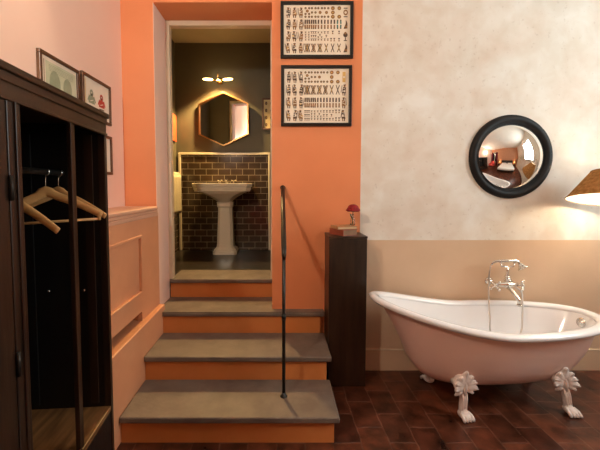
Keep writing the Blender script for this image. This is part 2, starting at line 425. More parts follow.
def pips(b, x, z, w, h, kind, n):
    D, Bn, T, O = M['ink_dark'], M['ink_brown'], M['ink_teal'], M['ink_ochre']
    rows = {2:[1,0,1],3:[1,1,1],4:[2,0,2],5:[2,1,2],6:[2,2,2],7:[2,1,2,2],8:[2,2,2,2],9:[2,2,1,2,2]}
    if kind == 'coin':
        rr = rows[n]; m = len(rr)
        for i, c in enumerate(rr):
            zz = z + h*.40 - h*.80*i/(m-1)
            big = 1.7 if n <= 3 else 1
            for q in range(c):
                xx = x if c == 1 else x + (q-.5)*w*.56
                disc(b, xx, zz, w*.18*big*(1.35 if c == 1 and n > 3 else 1), Bn if c == 1 else D, 1)
                disc(b, xx, zz, w*.06*big, O, 2, 6)
    elif kind == 'sword':
        s = .13 if n > 4 else .16
        for sg in (-1, 1):
            for q in range(max(1, n//3)):
                o = (q - (max(1,n//3)-1)/2)*w*.2
                rect(b, x+o, z+h*.0, w*.12, h*.86, M['ink_dark'] if (q+sg) % 2 else M['ink_brown'], sg*.36, q+2)
        if n % 2: rect(b, x, z, w*.08, h*.5, O, 0, 6)
    elif kind == 'club':
        c = 2 if n < 8 else 3
        for q in range(c):
            xx = x + (q-(c-1)/2)*w*(.5 if c == 2 else .32)
            for sz in (-1, 1):
                rect(b, xx, z+sz*h*.23, w*.23, h*.38, T if (n == 2) else (D if sz > 0 else Bn), sz*.08*(q-.5), 1)
                disc(b, xx, z+sz*h*.38, w*.11, D, 2, 6)
    else:   # cups
        rr = {2:[1,1],3:[1,2],4:[2,2],5:[2,1,2],6:[2,2,2],7:[2,1,2,2],8:[2,2,2,2],9:[3,3,3]}[n]; m = len(rr)
        for i, c in enumerate(rr):
            zz = z + h*.34 - h*.68*i/max(1,m-1); u = h*.60/m*.5
            for q in range(c):
                xx = x if c == 1 else x + (q-(c-1)/2)*w*(.5 if c == 2 else .32)
                quad(b, [(xx-w*.18, zz+u*1.1), (xx, zz-u*.2), (xx+w*.18, zz+u*1.1)], D, 1)
                quad(b, [(xx-w*.16, zz-u*1.0), (xx+w*.16, zz-u*1.0), (xx, zz+u*.1)], Bn, 2)
def cards(seed, layout, x0, x1, z0, z1):
    def fn(t, hw, hh):
        rnd = random.Random(seed)
        b = MB(); n = 10
        ax0, ax1, az0, az1 = -hw*x0, hw*x1, -hh*z0, hh*z1
        cw = (ax1-ax0)/n; chh = (az1-az0)/4
        for r, (kind, ns, last) in enumerate(layout):
            z = az1 - (r+.5)*chh
            for c in range(10):
                x = ax0 + (c+.5)*cw
                if c < 3: figure(b, x, z, cw*1.05, chh*.92, rnd)
                elif c < 9: pips(b, x, z, cw*1.0, chh*.90, kind, ns[c-3])
                elif last == 'ring':
                    disc(b, x, z, cw*.36, M['ink_brown'], 0, 14, 1.25); disc(b, x, z, cw*.2, M['paper'], 1, 12)
                    rect(b, x, z+chh*.36, cw*.6, chh*.08, M['ink_dark'], 0, 1); rect(b, x, z-chh*.36, cw*.6, chh*.08, M['ink_dark'], 0, 1)
                elif last == 'yellow':
                    rect(b, x, z, cw*.5, chh*.8, M['ink_ochre'], 0, 0); disc(b, x, z, cw*.16, M['paper'], 1)
                elif last == 'tree':
                    disc(b, x, z+chh*.1, cw*.36, M['ink_dark'], 0, 10, 1.0); disc(b, x, z+chh*.25, cw*.2, M['ink_brown'], 1)
                    rect(b, x, z-chh*.25, cw*.14, chh*.3, M['ink_dark']); rect(b, x, z-chh*.38, cw*.5, chh*.07, M['ink_dark'], 0, 1)
                elif last == 'bird':
                    quad(b, [(x-cw*.3,z-chh*.38),(x+cw*.3,z-chh*.35),(x+cw*.3,z+chh*.1),(x+cw*.05,z+chh*.4),(x+cw*.02,z+chh*.05)], M['ink_dark'])
                    disc(b, x+cw*.1, z-chh*.2, cw*.2, M['ink_brown'], 1)
                else: figure(b, x, z, cw*1.05, chh*.92, rnd)
        b.build('playing_card_rows', None, t)
    return fn
L1 = [('coin', (7,6,5,5,3,2), 'ring'), ('club', (8,8,6,4,3,2), 'bird'), ('cup', (8,9,7,5,3,2), 'tree'), ('club', (9,8,7,6,5,8), 'bird')]
L1[3] = ('sword', (9,8,7,5,4,3), 'bird')
L2 = [('coin', (7,6,5,4,3,2), 'yellow'), ('sword', (9,8,7,6,5,4), 'figure'), ('club', (9,8,5,6,7,4), 'figure'), ('cup', (9,8,7,6,5,4), 'figure')]
frame('framed_picture', 'upper of two black-framed sheets of playing cards on the orange wall', .2855, W, 2.431, 2.849, .2745, .024, M['frame_black'], M['paper'], 'Y', .025, cards(3, L1, .96, .96, .94, .94), 'framed playing card sheets')
frame('framed_picture', 'lower of two black-framed sheets of playing cards on the orange wall', .2845, W, 1.923, 2.379, .2695, .024, M['frame_black'], M['paper'], 'Y', .025, cards(11, L2, .95, .95, .95, .93), 'framed playing card sheets')

# left wall frames (wall faces +X). local x runs along world +Y
def green_print(t, hw, hh):
    b = MB()
    m = M['ink_grey']
    rect(b, hw*.08, hh*0, hw*1.72, hh*1.68, M['paper_green'], 0, 0)
    disc(b, -hw*.30, 0, hw*.30, m, 2, 20, 1.5); disc(b, hw*.42, 0, hw*.26, m, 2, 20, 1.5)
    for k in range(5): rect(b, hw*.08, hh*(.72-.06*k), hw*1.4, hh*.02, m, 0, 3)
    for k in range(4): rect(b, hw*.08, -hh*(.62+.06*k), hw*1.2, hh*.02, m, 0, 3)
    rect(b, -hw*.86, 0, hw*.03, hh*1.7, M['ink_brown'], 0, 2)
    b.build('engraving', None, t)
def red_figures(t, hw, hh):
    b = MB(); D = M['ink_grey']; Rr = M['ink_red']
    rect(b, -hw*.86, 0, hw*.04, hh*1.8, M['ink_ochre'], 0, 1)
    for sx, m in ((-.42, D), (.36, Rr)):
        x = hw*sx
        disc(b, x, hh*.28, hw*.13, m, 2, 12); disc(b, x, hh*.12, hw*.10, m, 2)
        quad(b, [(x-hw*.24,-hh*.3),(x+hw*.24,-hh*.3),(x+hw*.14,hh*.08),(x-hw*.14,hh*.08)], m, 1)
        rect(b, x-hw*.22, -hh*.05, hw*.08, hh*.34, m, -.5, 3); rect(b, x+hw*.22, -hh*.05, hw*.08, hh*.34, m, .5, 3)
        rect(b, x, -hh*.14, hw*.24, hh*.05, M['paper_warm'], .3, 4); rect(b, x, hh*.28, hw*.08, hh*.08, M['paper_warm'], 0, 4)
    rect(b, -hw*.30, -hh*.52, hw*.18, hh*.16, M['ink_red'], 0, 3)
    rect(b, hw*.36, -hh*.42, hw*.4, hh*.06, M['ink_dark'], 0, 3)
    b.build('illustration', None, t)
def plain_marks(t, hw, hh):
    b = MB()
    rect(b, 0, 0, hw*1.2, hh*1.3, M['paper_green'], 0, 0)
    disc(b, 0, hh*.1, hw*.35, M['ink_grey'], 1, 16, 1.4); b.build('engraving', None, t)
frame('framed_picture', 'brown-framed greenish engraving on the pink wall above the dark wardrobe', XL, 1.882, 1.86, 2.142, .168, .019, M['frame_brown'], M['paper_warm'], 'X', .02, green_print)
frame('framed_picture', 'brown-framed print of two small figures, one red, high on the pink left wall', XL, 2.256, 1.885, 2.157, .174, .019, M['frame_brown'], M['paper_warm'], 'X', .02, red_figures)
frame('framed_picture', 'narrow sliver of a brown-framed picture below the red figure print, behind the wardrobe edge', XL, 2.256, 1.543, 1.81, .174, .019, M['frame_brown'], M['paper_warm'], 'X', .02, plain_marks)

# ------------------------------------------------------------------ wardrobe
D = .395; HT = 1.79; LEN = 1.25; YM = -.300; YS = -.61
wd = thing('wardrobe', 'dark walnut open wardrobe with clothes rail and low wooden shelf against the pink wall', 'wardrobe', (-.795,1.58,0), R(4.5))
def wp(mb, name, m, parent=wd): return mb.build(name, m, parent)
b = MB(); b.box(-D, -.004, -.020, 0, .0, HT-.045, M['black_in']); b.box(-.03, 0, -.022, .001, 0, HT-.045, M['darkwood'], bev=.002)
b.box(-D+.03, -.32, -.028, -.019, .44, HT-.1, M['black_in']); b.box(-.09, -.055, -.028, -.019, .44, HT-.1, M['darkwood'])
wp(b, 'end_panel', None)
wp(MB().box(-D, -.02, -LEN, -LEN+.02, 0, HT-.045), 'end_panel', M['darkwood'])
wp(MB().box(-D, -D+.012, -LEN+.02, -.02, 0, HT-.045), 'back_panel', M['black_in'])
b = MB(); b.box(-D-.003, .012, -LEN-.012, .012, HT-.022, HT, bev=.004); b.box(-D, .004, -LEN-.004, .004, HT-.05, HT-.022, bev=.003)
b.box(-.028, 0, -LEN, 0, HT-.095, HT-.05, bev=.002); b.box(-.010, .006, -LEN, 0, HT-.100, HT-.090, bev=.002)
wp(b, 'top', M['darkwood_h'])
b = MB(); b.box(-.014, 0, YM-.019, YM+.019, .425, HT-.095, bev=.003); b.box(-.006, .004, YM-.019, YM-.012, .425, HT-.095, bev=.002); wp(b, 'stile', M['darkwood'])
b = MB(); b.box(-.026, 0, YS-.030, YS+.026, .0, HT-.095, bev=.003); b.box(-.006, .006, YS-.004, YS+.006, .425, HT-.095, bev=.002); wp(b, 'stile', M['darkwood'])
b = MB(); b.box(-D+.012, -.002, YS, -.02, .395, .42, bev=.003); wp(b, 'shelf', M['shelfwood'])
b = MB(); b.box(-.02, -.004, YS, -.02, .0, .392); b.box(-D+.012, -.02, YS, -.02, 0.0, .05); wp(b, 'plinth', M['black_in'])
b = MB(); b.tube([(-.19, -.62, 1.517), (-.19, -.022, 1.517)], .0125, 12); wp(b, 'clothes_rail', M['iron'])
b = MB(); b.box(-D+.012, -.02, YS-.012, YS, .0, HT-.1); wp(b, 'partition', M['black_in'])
dr = MB(); dr.box(-.022, .0, -LEN+.002, YS-.034, .02, HT-.10, bev=.003)
for (z0,z1) in ((.12,.62),(.72,HT-.19)):
    y0, y1 = -LEN+.09, YS-.12
    for (a0,a1,c0,c1) in ((y0,y1,z0,z0+.022),(y0,y1,z1-.022,z1),(y0,y0+.022,z0,z1),(y1-.022,y1,z0,z1)):
        dr.box(-.004, .010, a0, a1, c0, c1, bev=.004)
    dr.box(-.004, .006, y0+.05, y1-.05, z0+.05, z1-.05, bev=.005)
d = wp(dr, 'door', M['darkwood'])
for z in (.30, .95, 1.45): b = MB(); b.tube([(.006,YS-.032,z-.035),(.006,YS-.032,z+.035)], .006, 8); b.build('hinge', M['iron'], d)
for xx in (-.26,-.105): b = MB(); b.tube([(xx, -.020, .98), (xx, -.032, .98)], .005, 8); wp(b, 'shelf_pin', M['chrome'])

# hangers
def make_hanger():
    t = thing('coat_hanger', 'x', 'coat hanger')
    b = MB(); half = .205; P = []; rad = []
    for i in range(33):
        u = -1+2*i/32; a = abs(u)
        z = -.092 - .100*(a**1.3) + .012*math.exp(-(u/.12)**2)
        y = -.030*(a**2)
        P.append((u*half, y, z)); rad.append(.019 - .006*a + (.003 if a < .12 else 0))
    b.tube(P, rad, 12, M['hanger'], flat=.42, up=(0,0,1)); b.build('shoulder', None, t)
    b = MB(); b.tube([(-half+.012,-.024,-.207),(half-.012,-.024,-.207)], .0055, 10)
    for s in (-1,1): b.tube([(s*(half-.010),-.026,-.19),(s*(half-.012),-.024,-.212)], .007, 8)
    b.build('trouser_bar', M['hanger'], t)
    b = MB(); P = [(0,0,-.085),(0,0,-.045),(0.001,0,-.030)]
    for i in range(13):
        a = R(-80) + R(250)*i/12
        P.append((.0165*math.cos(a), 0, .0155*math.sin(a)))
    b.tube(P, .0019, 8); b.build('hook', M['chrome'], t)
    return t
h0 = make_hanger()
def rail_pt(ly): return wd.matrix_basis @ Vector((-.19, ly, 1.517+.0))
hl = [(-.398, 10, 7.5, 'nearest of the three wooden coat hangers, showing only one sloping arm by the wardrobe stile'),
      (-.150, 14, -2.5, 'middle wooden coat hanger on the wardrobe rail, its hook left of the farthest hook'),
      (-.052, 3, 0.0, 'farthest wooden coat hanger on the rail, its tip poking out at the wardrobe edge')]
wd.rotation_euler = (0,0,R(4.5))
RM = Matrix.Translation(wd.location) @ Matrix.Rotation(R(4.5), 4, 'Z')
for i, (ly, rz, roll, lab) in enumerate(hl):
    h = h0 if i == 0 else copy_tree(h0)
    h.location = RM @ Vector((-.19, ly, 1.5165)); h.rotation_euler = (0, R(roll), R(4.5+rz))
    
    if i != 1:
        for c_ in list(h.children):
            if c_.name.startswith('trouser_bar') and i == 2: bpy.data.objects.remove(c_)
    h['label'] = lab; h['group'] = 'wooden coat hangers on the rail'

for c_ in list(h0.children):
    if c_.name.startswith('trouser_bar'): bpy.data.objects.remove(c_)
# ------------------------------------------------------------------ handrail
hr = thing('handrail', 'black wrought iron handrail on a thin post rising from the lowest stone step', 'handrail', (.029,2.035,S))
b = MB(); b.tube([(0,0,0.0),(0,0,.925)], .0105, 12); b.lathe([(.022,0),(.022,.004),(.012,.010),(.010,.03)], (0,0,0), 16)
b.tube([(0,0,.48),(0,0,.52)], [.0135,.0135], 12); b.tube([(0,0,.88),(0,0,.91)], .0135, 12)
b.build('post', M['iron'], hr)
b = MB(); y1 = W-2.035-.03; z1 = 1.452-S
b.tube([(0,-.055,.865),(0,-.062,.89),(0,-.05,.915),(0,-.02,.935),(0,y1*.5,(.935+z1)/2+.0),(0,y1,z1)], [.010,.013,.015,.016,.016,.015], 14, flat=.8)
b.tube([(0,y1-.01,z1-.002),(0,W-2.035-.002,z1+.002)], .009, 12); b.lathe([(.02,0),(.02,.006)], (0,W-2.035-.007,z1), 16, axis='Y')
b.build('rail', M['iron'], hr)

# ------------------------------------------------------------------ pedestal with books and flower
pc = thing('pedestal', 'tall narrow dark wooden pedestal standing between the stairs and the beige wall', 'pedestal', (.495,2.525,0))
b = MB(); b.box(-.136,.136,-.112,.117,0,1.088,bev=.003); b.build('body', M['darkwood'], pc)
b = MB(); b.box(-.139,.139,-.116,.119,1.089,1.105,bev=.004); b.build('top', M['darkwood_h'], pc)
def book(name, label, loc, rz, w, d, h, cm, sm):
    t = thing(name, label, 'book', loc, rz, 'books on the dark pedestal')
    b = MB(); b.box(-w/2, w/2, -d/2, d/2, 0, .004, bev=.001); b.box(-w/2, w/2, -d/2, d/2, h-.004, h, bev=.001); b.box(-w/2, -w/2+.004, -d/2, d/2, .004, h-.004)
    b.build('cover', cm, t)
    MB().box(-w/2+.004, w/2-.005, -d/2+.004, d/2-.004, .004, h-.004).build('pages', sm, t)
book('book', 'thicker red-brown book lying flat on the dark wooden pedestal, bottom of the two', (.478,2.515,1.105), R(28), .13, .165, .045, M['book_red'], M['book_brown'])
book('book', 'thinner tan book lying on top of the red-brown one, under the flower bottle', (.482,2.515,1.1502), R(14), .155, .13, .021, M['book_tan'], M['pages'])
BX, BYY, BZ = .545, 2.512, 1.1714
vs = thing('bud_vase', 'small clear glass bud vase on the books, holding the red flower', 'vase', (BX,BYY,BZ))
b = MB(); b.lathe([(.013,0),(.017,.004),(.018,.02),(.016,.045),(.009,.062),(.0085,.080),(.011,.084),(.0095,.084),(.007,.080),(.0075,.062),(.0145,.044),(.0165,.02),(.015,.006)], (0,0,0), 24, cap1=True)
b.build('glass_body', M['glass'], vs)
fl = thing('flower', 'single dark red ruffled flower on a short stem in the glass vase', 'flower', (BX,BYY,BZ+.008))
b = MB(); b.tube([(0,0,.002),(.001,0,.05),(.002,0,.085),(.004,0,.108)], .0028, 8); b.build('stem', M['stem'], fl)
b = MB(); b.prism([(0,.03),(-.016,.06),(-.022,.085),(-.010,.075),(-.002,.05)], -.0008,.0008); b.build('leaf', M['stem'], fl)
b = MB(); rnd = random.Random(4)
for ly in range(6):
    for k in range(16):
        a = 2*PI*k/16 + ly*.4; rr = .056*(1-ly*.13); z0 = .098+ly*.0065
        c = Vector((.004+math.cos(a)*rr*.70, math.sin(a)*rr*.62, z0+.008+rnd.uniform(-.002,.002)))
        b.ball(c, .0145, n=8, sc=(1, 1, .62))
b.ball((.004,0,.123), .034, n=16, sc=(1.2,1.2,.8))
b.build('bloom', M['petal'], fl)

# ------------------------------------------------------------------ convex mirror
cm = thing('convex_mirror', 'large round convex mirror in a thick black frame on the plaster wall above the bathtub', 'mirror', (1.787,W,1.690))
b = MB(); prof = []
Ro, Ri = .322, .257
for i in range(17):
    a = PI*i/16; mid = (Ro+Ri)/2; hw = (Ro-Ri)/2
    prof.append((mid+hw*math.cos(a), -.001-.030*math.sin(a)))
b.lathe([(Ro,-.001)]+prof+[(Ri,-.001)], (0,0,0), 64, axis='Y', cap0=False, cap1=False)
b.lathe([(.001,-.002),(.275,-.002)], (0,0,0), 64, axis='Y', cap0=False, cap1=False)
b.build('frame', M['matte_black'], cm)
b = MB(); Rs = .33; prof = []; am = math.asin(.262/Rs)
for i in range(25):
    a = am*(1-i/24.0)
    prof.append((max(.0004, Rs*math.sin(a)), -.008-(Rs*math.cos(a)-Rs*math.cos(am))*.95))
b.lathe(prof, (0,0,0), 96, axis='Y', cap0=False, cap1=True); b.build('mirror_glass', M['mirror'], cm)

# ------------------------------------------------------------------ bathtub
tub = thing('bathtub', 'white slipper bathtub with raised left end standing on white claw feet by the wall', 'bathtub', (1.415,2.285,0), R(4))
def rimz(x):
    u = max(0, (-x-.02)/.78); z = .572 + .168*(u**1.4)
    v = max(0, (x-.35)/.45); return z + .006*v*v
N = 72
def outline(xl, xr, b_, zf, ex=2.25, zadd=0):
    ring = []
    for i in range(N):
        a = 2*PI*i/N; c, s = math.cos(a), math.sin(a)
        cc = math.copysign(abs(c)**(2/ex), c); ss = math.copysign(abs(s)**(2/ex), s)
        x = cc*(xr if c > 0 else -xl); y = ss*b_
        # slightly egg shaped: wider towards the tap end
        y *= 1 + .05*(x/.8)
        ring.append(Vector((x, y, zf(x)+zadd)))
    return ring
ZB = .155
lv = [(1.0,-.742,.742,.285),(.9,-.700,.733,.281),(.8,-.664,.722,.276),(.65,-.618,.700,.266),(.5,-.580,.672,.252),(.35,-.552,.636,.232),(.22,-.508,.594,.207),(.12,-.462,.548,.178),(.05,-.405,.488,.142),(.015,-.34,.42,.105),(0,-.25,.32,.06)]
def tz(t, off=0):
    return lambda x: ZB + off + (rimz(x)-.03-ZB-off)*t
rings = [outline(l, r_, bb, tz(t)) for t, l, r_, bb in lv]
b = MB(); b.ring_loft(rings, None, True, cap0=False, cap1=True)
body = b.build('outer_shell', M['tub_out'], tub)
# inner bowl
rings = [outline(l+.030-.032*t**6, r_-.030+.032*t**6, bb-.028+.018*t**6, (lambda x, t=t: ZB+.03+(rimz(x)-.010-ZB-.03)*t)) for t, l, r_, bb in lv]
b = MB(); b.ring_loft(rings, None, True, cap0=False, cap1=True)
b.build('inner_bowl', M['enamel'], tub)
# rolled rim
rings = []
for k in range(17):
    a = R(-140) + R(330)*k/16
    ox = .036*math.cos(a); oz = .024*math.sin(a)
    L_, R_, B_ = -.772-ox, .772+ox, .304+ox
    rings.append(outline(L_, R_, B_, rimz, 2.2, -.016+oz))
b = MB(); b.ring_loft(rings+[rings[0]], None, True, cap0=False, cap1=False); bmesh.ops.remove_doubles(b.bm, verts=b.bm.verts, dist=1e-5)
# roll joins to the bowl
b.build('rolled_rim', M['enamel'], tub)
# overflow (chrome) on the tap-end inside, and drain
b = MB()
b.lathe([(.001,.012),(.012,.012),(.014,.006),(.030,.006),(.034,0)], (0,0,0), 24, axis='Z', cap0=True, cap1=True)
for k in range(4):
    a = k*PI/2; b.ball((math.cos(a)*.021, math.sin(a)*.021, .006), .0045, n=8)
b.xf(Matrix.Translation((.690, -.01, .515)) @ Matrix.Rotation(R(-78), 4, 'Y')); b.build('overflow', M['chrome'], tub)
b = MB(); b.lathe([(.001,.004),(.02,.004),(.032,0)], (.25, 0, ZB+.032), 24); b.build('drain', M['chrome'], tub)
# claw feet
def foot_mb(lean):
    b = MB()
    path = [(0,-.030,.235,.030),(0,-.006,.205,.032),(0,.014,.170,.027),(0,.018,.135,.0215),(0,.014,.100,.0195),(0,.012,.068,.021),(0,.016,.045,.026),(0,.028,.026,.029)]
    b.tube([p[:3] for p in path], [p[3] for p in path], 16, None)
    for o in (-.014, 0, .014):      # flutes on the shin
        b.tube([(o,.036,.165),(o*.9,.037,.125),(o*.9,.033,.085),(o,.034,.055)], [.005,.007,.006,.003], 8)
    b.ball((0,.028,.026), .036, n=16, sc=(1.05,1.2,.72))
    for k in range(4):
        x = (k-1.5)*.0195
        b.tube([(x*.8,.030,.040),(x,.054,.030),(x*1.08,.070,.016),(x*1.08,.074,.004)], [.010,.0120,.011,.007], 10)
    # acanthus fan lying against the shell: overlapping lobes, each with a raised rib
    for k in range(7):
        a = R((-80,-50,-24,0,24,50,80)[k]); ln = (.072,.084,.098,.116,.098,.084,.072)[k]
        ex, ez = math.sin(a), math.cos(a)
        pts = []; rd = []; rib = []
        for i in range(9):
            u = i/8.0; curl = .020*math.sin(u*PI*.8) + (.020*(u-.7)/.3 if u > .7 else 0)
            droop = -.018*u*u*abs(ex)
            p = (ex*ln*1.08*u, .020+curl, .205+ez*ln*u*.95+droop); pts.append(p); rd.append(.007+.0265*math.sin(PI*min(1,.12+u*.84))**.9)
            rib.append((p[0], p[1]+.010, p[2]))
        b.tube(pts, rd, 10, None, flat=.5, up=(ez,0,-ex))
        b.tube(rib, [.0028+.0030*math.sin(PI*min(1,.1+q*.1)) for q in range(9)], 6)
    b.tube([(0,.036,.150),(0,.046,.200),(0,.040,.255),(0,.026,.300)], [.006,.011,.010,.004], 10)
    for s_ in (-1,1):
        b.tube([(s_*.012,.030,.185),(s_*.038,.040,.178),(s_*.056,.034,.165),(s_*.060,.024,.152)], [.010,.013,.010,.005], 8)
    b.ball((0,.018,.228), .050, n=18, sc=(1.30,.62,1.25))
    b.ball((0,-.020,.230), .050, n=14, sc=(1.1,.8,1.0))
    for v in b.bm.verts: v.co.x += lean*max(0, 1-v.co.z/.24)
    return b
fpos = [(-.275,-.168,R(180+6),-.012),(.392,-.168,R(180-6),-.062),(-.275,.185,R(8),0),(.44,.165,R(-20),.03)]
for (x,y,a,ln_) in fpos:
    b = foot_mb(ln_)
    b.xf(Matrix.Translation((x,y,0)) @ Matrix.Rotation(-a if False else a, 4, 'Z'))
    b.build('claw_foot', M['foot'], tub)

# ------------------------------------------------------------------ telephone mixer
mx = thing('bath_mixer', 'chrome telephone-style mixer tap with hand shower and looping hoses above the tub edge', 'tap', (1.725,W,.72))
C = M['chrome']
yb = -.105
b = MB()
for s in (-1,1):       # wall elbows
    b.lathe([(.030,-.001),(.030,-.008),(.018,-.014)], (s*.075,0,.0), 20, axis='Y')
    b.tube([(s*.075,-.01,.0),(s*.075,yb+.02,.0),(s*.07,yb,.0)], .012, 12)
b.tube([(-.085,yb,0),(-.05,yb,0),(-.02,yb,0),(.02,yb,0),(.05,yb,0),(.085,yb,0)], [.013,.016,.022,.022,.016,.013], 16)
b.ball((0,yb,0), .028, n=16)
b.tube([(0,yb,.0),(0,yb,.055),(0,yb,.10),(0,yb,.135)], [.016,.011,.009,.010], 12)
b.lathe([(.018,0),(.02,.006),(.013,.014)], (0,yb,.055), 16)
b.build('mixer_body', C, mx)
b = MB(); b.tube([(0,yb,-.01),(.01,yb-.035,-.03),(.02,yb-.07,-.058),(.028,yb-.095,-.090),(.03,yb-.10,-.118)], [.016,.015,.014,.013,.0145], 14); b.lathe([(.017,0),(.017,.01)], (.03,yb-.10,-.13), 16); b.build('spout', C, mx)
for s in (-1,1):
    b = MB(); n_ = Vector((s*.75,-.66,0)).normalized(); p0 = Vector((s*.078,yb,0)); p1 = p0+n_*.034
    b.tube([p0, p1], .011, 12); b.ball(p1, .0145, n=12)
    e1 = Vector((0,0,1)); e2 = n_.cross(e1)
    for k in range(4):
        a = R(45+90*k); p = p1 + (e1*math.cos(a)+e2*math.sin(a))*.040
        b.tube([p1, p], .0065, 8); b.ball(p, .0115, n=10)
    b.build('cross_handle', C, mx)
b = MB(); b.tube([(-.052,yb,.165),(-.045,yb,.140),(0,yb,.134),(.045,yb,.140),(.052,yb,.165)], .006, 10)
b.ball((-.052,yb,.168), .009); b.ball((.052,yb,.168), .009); b.build('cradle', C, mx)
b = MB()
b.tube([(-.125,yb-.003,.150),(-.115,yb-.003,.168),(-.095,yb-.003,.177),(-.05,yb-.003,.181),(0,yb-.003,.182),(.05,yb-.003,.182),(.075,yb-.003,.178),(.088,yb-.006,.165)], [.007,.008,.009,.011,.013,.011,.010,.011], 12)
hd = MB(); hd.lathe([(.010,.018),(.014,.008),(.026,-.012),(.038,-.024),(.038,-.030),(.002,-.032)], (0,0,0), 24)
hd.xf(Matrix.Translation((.092,yb-.012,.152)) @ Matrix.Rotation(R(-22), 4, 'Y') @ Matrix.Rotation(R(-28), 4, 'X'))
hs = b.build('hand_shower', C, mx); hd.build('shower_rose', C, hs)
b = MB()
P = [(-.127,yb-.003,.145),(-.138,yb-.006,.10),(-.148,yb-.02,.0),(-.165,yb-.055,-.12),(-.180,yb-.095,-.22),(-.185,yb-.12,-.315),(-.12,yb-.14,-.375),(-.03,yb-.14,-.375),(.035,yb-.12,-.31),(.065,yb-.085,-.2),(.090,yb-.045,-.11),(.098,yb-.02,-.05),(.065,yb-.004,-.018)]
def smooth(P, n=6):
    P = [Vector(p) for p in P]; out = []
    for i in range(len(P)-1):
        p0, p1, p2, p3 = P[max(0,i-1)], P[i], P[i+1], P[min(len(P)-1,i+2)]
        for k in range(n):
            t = k/n
            out.append(.5*((2*p1)+(-p0+p2)*t+(2*p0-5*p1+4*p2-p3)*t*t+(-p0+3*p1-3*p2+p3)*t**3))
    out.append(P[-1]); return out
b.tube(smooth(P), .0058, 10); b.build('hose', M['hose'], mx)

# ------------------------------------------------------------------ wall lamp right
lamp = thing('wall_lamp', 'brown burlap-shaded wall lamp tilted on a black arm at the right edge above the tub', 'lamp', (2.304,2.372,1.465))
TL = Matrix.Rotation(R(9), 4, 'Y') @ Matrix.Rotation(R(-9), 4, 'X')
def shade_prof(r1, r2, h, th=.0015):
    return [(r2,-h/2),(r1,h/2)]
b = MB(); b.lathe([(.235,-.10),(.105,.10)], (0,0,0), 64, cap0=False, cap1=False); b.xf(TL); sh = b.build('lamp_shade', M['shade'], lamp)
b = MB(); b.lathe([(.233,-.0995),(.103,.0995)], (0,0,0), 64, cap0=False, cap1=False); b.xf(TL); b.build('shade_lining', M['shade_in'], lamp)
b = MB()
for r_, z in ((.235,-.10),(.105,.10)):
    P = [(r_*math.cos(2*PI*k/48), r_*math.sin(2*PI*k/48), z) for k in range(49)]
    b.tube(P, .0028, 6, cap=False)
b.xf(TL); b.build('shade_rim', M['ink_brown'], lamp)
b = MB(); b.ball((0,0,.0), .022, n=16, sc=(1,1,1.15)); b.xf(TL); bl = b.build('bulb', M['bulb_soft'], lamp)
b = MB(); b.tube([(0,0,.034),(0,0,.085)], .014, 12)
for k in range(3):
    a = 2*PI*k/3; b.tube([(0,0,.07),(.104*math.cos(a),.104*math.sin(a),.097)], .002, 6)
b.xf(TL)
b.tube(smooth([(.008,.01,.085),(.06,.03,.16),(.16,.06,.18),(.28,.12,.10),(.34,.20,.02),(.36,.262,-.04)]), .008, 10)
b.lathe([(.045,0),(.045,-.010),(.03,-.018)], (.36,W-2.372-.0005,-.04), 24, axis='Y')
b.build('arm', M['iron'], lamp)

def light(name, kind, loc, energy, color, size=.05, rot=None, spot=None, blend=.5):
    l = bpy.data.lights.new(name, kind); l.energy = energy; l.color = color
    if kind in ('POINT','SPOT'): l.shadow_soft_size = size
    if kind == 'AREA': l.size = size
    if spot: l.spot_size = spot; l.spot_blend = blend
    o = bpy.data.objects.new(name, l); COL.objects.link(o); o.location = loc
    if rot: o.rotation_euler = rot
    return o

# ------------------------------------------------------------------ bathroom things
hm = thing('hexagonal_mirror', 'hexagonal mirror in a thin copper frame above the pedestal sink', 'mirror', (-.686,BY-.034,2.300))
hp = [(0,.333),(.312,.185),(.312,-.187),(0,-.333),(-.312,-.187),(-.312,.185)]
b = MB(); n = 6
inn = [(x*.955, z*.955) for x, z in hp]
fr_ = [Vector((x,-.030,z)) for x,z in hp]; fi_ = [Vector((x,-.030,z)) for x,z in inn]; bo = [Vector((x,.020,z)) for x,z in hp]; bi = [Vector((x,.020,z)) for x,z in inn]
b.ring_loft([bo, fr_, fi_, bi, bo], None, False, cap0=False, cap1=False); bmesh.ops.remove_doubles(b.bm, verts=b.bm.verts, dist=1e-5)
fo = b.build('frame', M['copper'], hm)
b = MB(); b.prism([(x*.956, z*.956) for x, z in hp], -.004, .014); b.build('mirror_glass', M['mirror'], hm)
hm.rotation_euler = (0, 0, R(-3.5))
# vanity light: brass stem with two globe/tube bulbs
vl = thing('bathroom_wall_light', 'brass wall light with two glowing bulbs above the hexagonal mirror', 'lamp', (-.733,BY,2.745))
b = MB(); b.lathe([(.04,-.0005),(.04,-.012),(.02,-.02)], (0,0,0.03), 20, axis='Y')
b.tube([(0,-.01,.03),(0,-.12,.03),(0,-.145,.01),(0,-.15,-.0)], .007, 10)
b.tube([(-.06,-.15,0),(0,-.15,-.012),(.06,-.15,0)], .008, 10); b.ball((0,-.15,-.01), .014)
b.tube([(0,-.145,.0),(0,-.145,.10)], .0035, 8)
b.build('bracket', M['brass'], vl)
for s in (-1,1):
    b = MB(); b.tube([(s*.062,-.15,.002),(s*.09,-.15,.004),(s*.14,-.15,.007),(s*.178,-.15,.009)], [.010,.015,.016,.009], 14); b.build('bulb', M['bulb'], vl)
